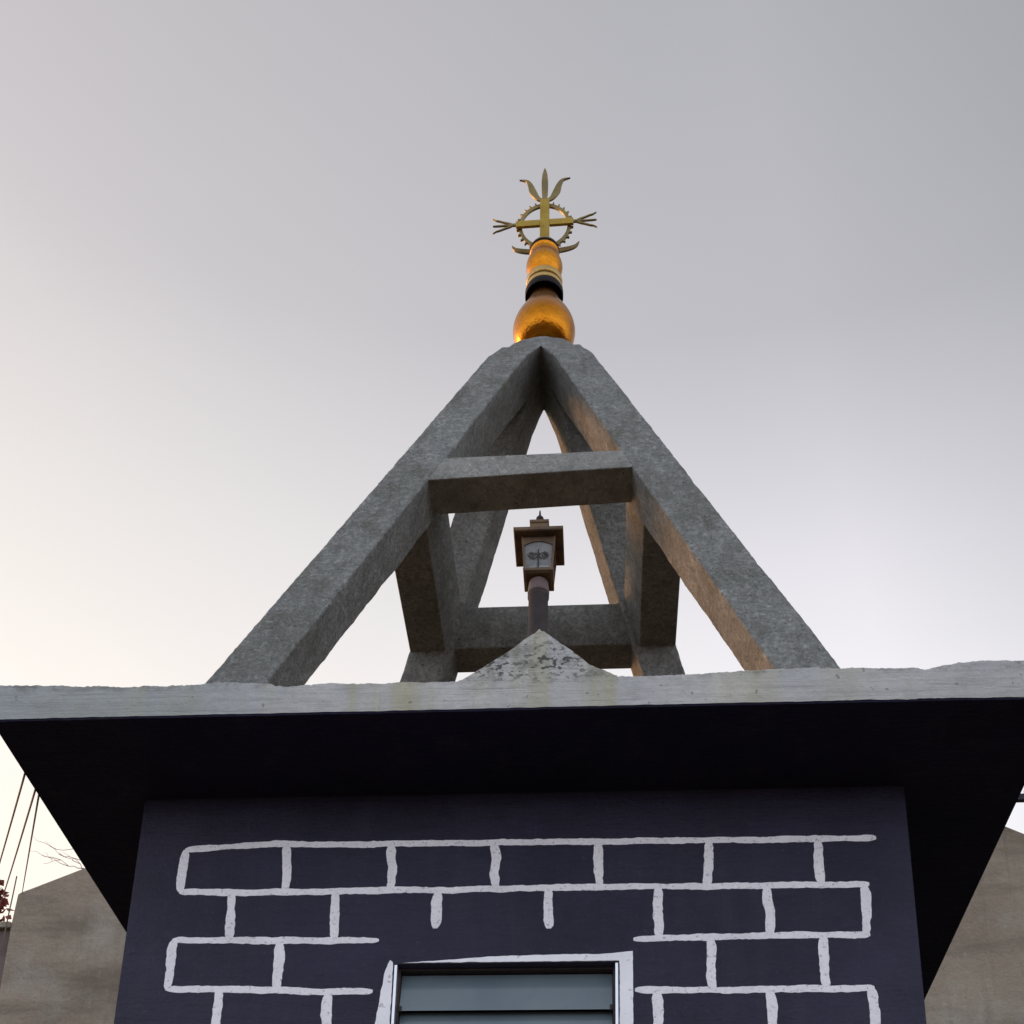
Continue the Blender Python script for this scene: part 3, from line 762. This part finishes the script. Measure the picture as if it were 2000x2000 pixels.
sky = N.new('ShaderNodeTexSky'); sky.sky_type = 'NISHITA'; sky.sun_disc = False
sky.sun_elevation = math.radians(SUN_EL); sky.sun_rotation = math.radians(SUN_AZ)
sky.dust_density = 4; sky.air_density = 1.2; sky.ozone_density = 1
bg1 = N.new('ShaderNodeBackground'); bg1.inputs['Strength'].default_value = .05; L.new(sky.outputs[0], bg1.inputs['Color'])
# thin high overcast: brighter towards the low sun, warmer to its left, lilac grey away from it
warp = N.new('ShaderNodeTexNoise'); warp.inputs['Scale'].default_value = 1.4; warp.inputs['Detail'].default_value = 3; L.new(tc, warp.inputs['Vector'])
sep = N.new('ShaderNodeSeparateXYZ'); L.new(tc, sep.inputs[0])
el = sep.outputs['Z']
def addn(a, b_, k):
    n_ = N.new('ShaderNodeMath'); n_.operation = 'MULTIPLY_ADD'; L.new(b_, n_.inputs[0]); n_.inputs[1].default_value = k
    if isinstance(a, float): n_.inputs[2].default_value = a
    else: L.new(a, n_.inputs[2])
    return n_.outputs[0]
elw = addn(el, warp.outputs['Fac'], .03)
az_l = vm('DOT_PRODUCT', tc, Vector((-.92, .38, 0)))
front = vm('DOT_PRODUCT', tc, Vector((0, 1, 0)))
SKYL = [(0, (.93, .74, .55)), (.44, (.97, .84, .69)), (.60, (.90, .82, .745)), (.70, (.74, .69, .645)), (.80, (.58, .53, .52)), (1, (.46, .395, .415))]
SKYC = [(0, (.95, .90, .90)), (.50, (.97, .93, .94)), (.61, (.93, .89, .90)), (.70, (.74, .71, .73)), (.79, (.48, .46, .475)), (1, (.345, .34, .335))]
SKYR = [(0, (.86, .84, .86)), (.50, (.78, .77, .78)), (.60, (.60, .59, .61)), (.69, (.455, .445, .46)), (.80, (.32, .315, .32)), (1, (.245, .245, .245))]
cl = ramp(elw, SKYL, 0, 1); cc = ramp(elw, SKYC, 0, 1); cr_ = ramp(elw, SKYR, 0, 1)
def mr(v, lo, hi, sm=True):
    r = N.new('ShaderNodeMapRange'); r.interpolation_type = 'SMOOTHSTEP' if sm else 'LINEAR'; r.inputs['From Min'].default_value = lo; r.inputs['From Max'].default_value = hi; L.new(v, r.inputs['Value']); return r.outputs['Result']
c_ = mixc(mr(az_l, -.12, .12, False), cr_, cc)
c_ = mixc(mr(az_l, .18, .58, False), c_, cl)
cloud = N.new('ShaderNodeTexNoise'); cloud.inputs['Scale'].default_value = 2.6; cloud.inputs['Detail'].default_value = 7; cloud.inputs['Roughness'].default_value = .55; cloud.inputs['Distortion'].default_value = .6
cm = N.new('ShaderNodeMapping'); cm.inputs['Scale'].default_value = (1, 1, 2.2); cm.inputs['Rotation'].default_value = (.3, .5, .2); L.new(tc, cm.inputs['Vector']); L.new(cm.outputs[0], cloud.inputs['Vector'])
c_ = mixc(1.0, c_, ramp(cloud.outputs['Fac'], [(0, (.982, .982, .988)), (.5, (1, 1, 1)), (1, (1.018, 1.014, 1.016))], .35, .65), 'MULTIPLY')
c_ = mixc(mr(az_l, -.12, -.50), c_, (.34, .36, .40))
back = ramp(el, [(0, (1.95, 1.93, 2.15)), (.22, (1.48, 1.53, 1.75)), (.5, (.78, .85, .98)), (1, (.50, .54, .60))], 0, 1)
c_ = mixc(mr(front, -.15, .45), back, c_)
bg2 = N.new('ShaderNodeBackground'); bg2.inputs['Strength'].default_value = 1.0; L.new(c_, bg2.inputs['Color'])
ad = N.new('ShaderNodeAddShader'); L.new(bg1.outputs[0], ad.inputs[0]); L.new(bg2.outputs[0], ad.inputs[1])
wo = N.new('ShaderNodeOutputWorld'); L.new(ad.outputs[0], wo.inputs['Surface'])

sd = bpy.data.lights.new('sun', 'SUN'); sd.energy = 2.3; sd.angle = math.radians(14); sd.color = (1, .46, .18)
so = link(bpy.data.objects.new('sun', sd)); so.rotation_euler = (-S).to_track_quat('-Z', 'Y').to_euler(); so.location = (-6, 12, 14)

cam = bpy.data.cameras.new('camera'); co = link(bpy.data.objects.new('camera', cam))
f_, y_, p_, r_ = 2722.07, math.radians(-4.1092), math.radians(21.378), math.radians(1.3915)
fw_ = Vector((math.sin(y_)*math.cos(p_), math.cos(y_)*math.cos(p_), math.sin(p_)))
rt0 = Vector((math.cos(y_), -math.sin(y_), 0)); up0 = rt0.cross(fw_)
rt = rt0*math.cos(r_)+up0*math.sin(r_); up = -rt0*math.sin(r_)+up0*math.cos(r_)
mt = Matrix((rt, up, -fw_)).transposed().to_4x4(); mt.translation = Vector((.3488, -4.7995, 1.6))
co.matrix_world = mt
cam.sensor_width = 36; cam.lens = f_/2000*36; cam.shift_y = (2217.14-1000)/2000
cam.clip_start = .05; cam.clip_end = 4000
sc_ = bpy.context.scene
sc_.camera = co
sc_.view_settings.view_transform = 'Standard'; sc_.view_settings.look = 'None'; sc_.view_settings.exposure = 0; sc_.view_settings.gamma = 1
sc_.render.resolution_x = sc_.render.resolution_y = 1024
sc_.cycles.use_denoising = True
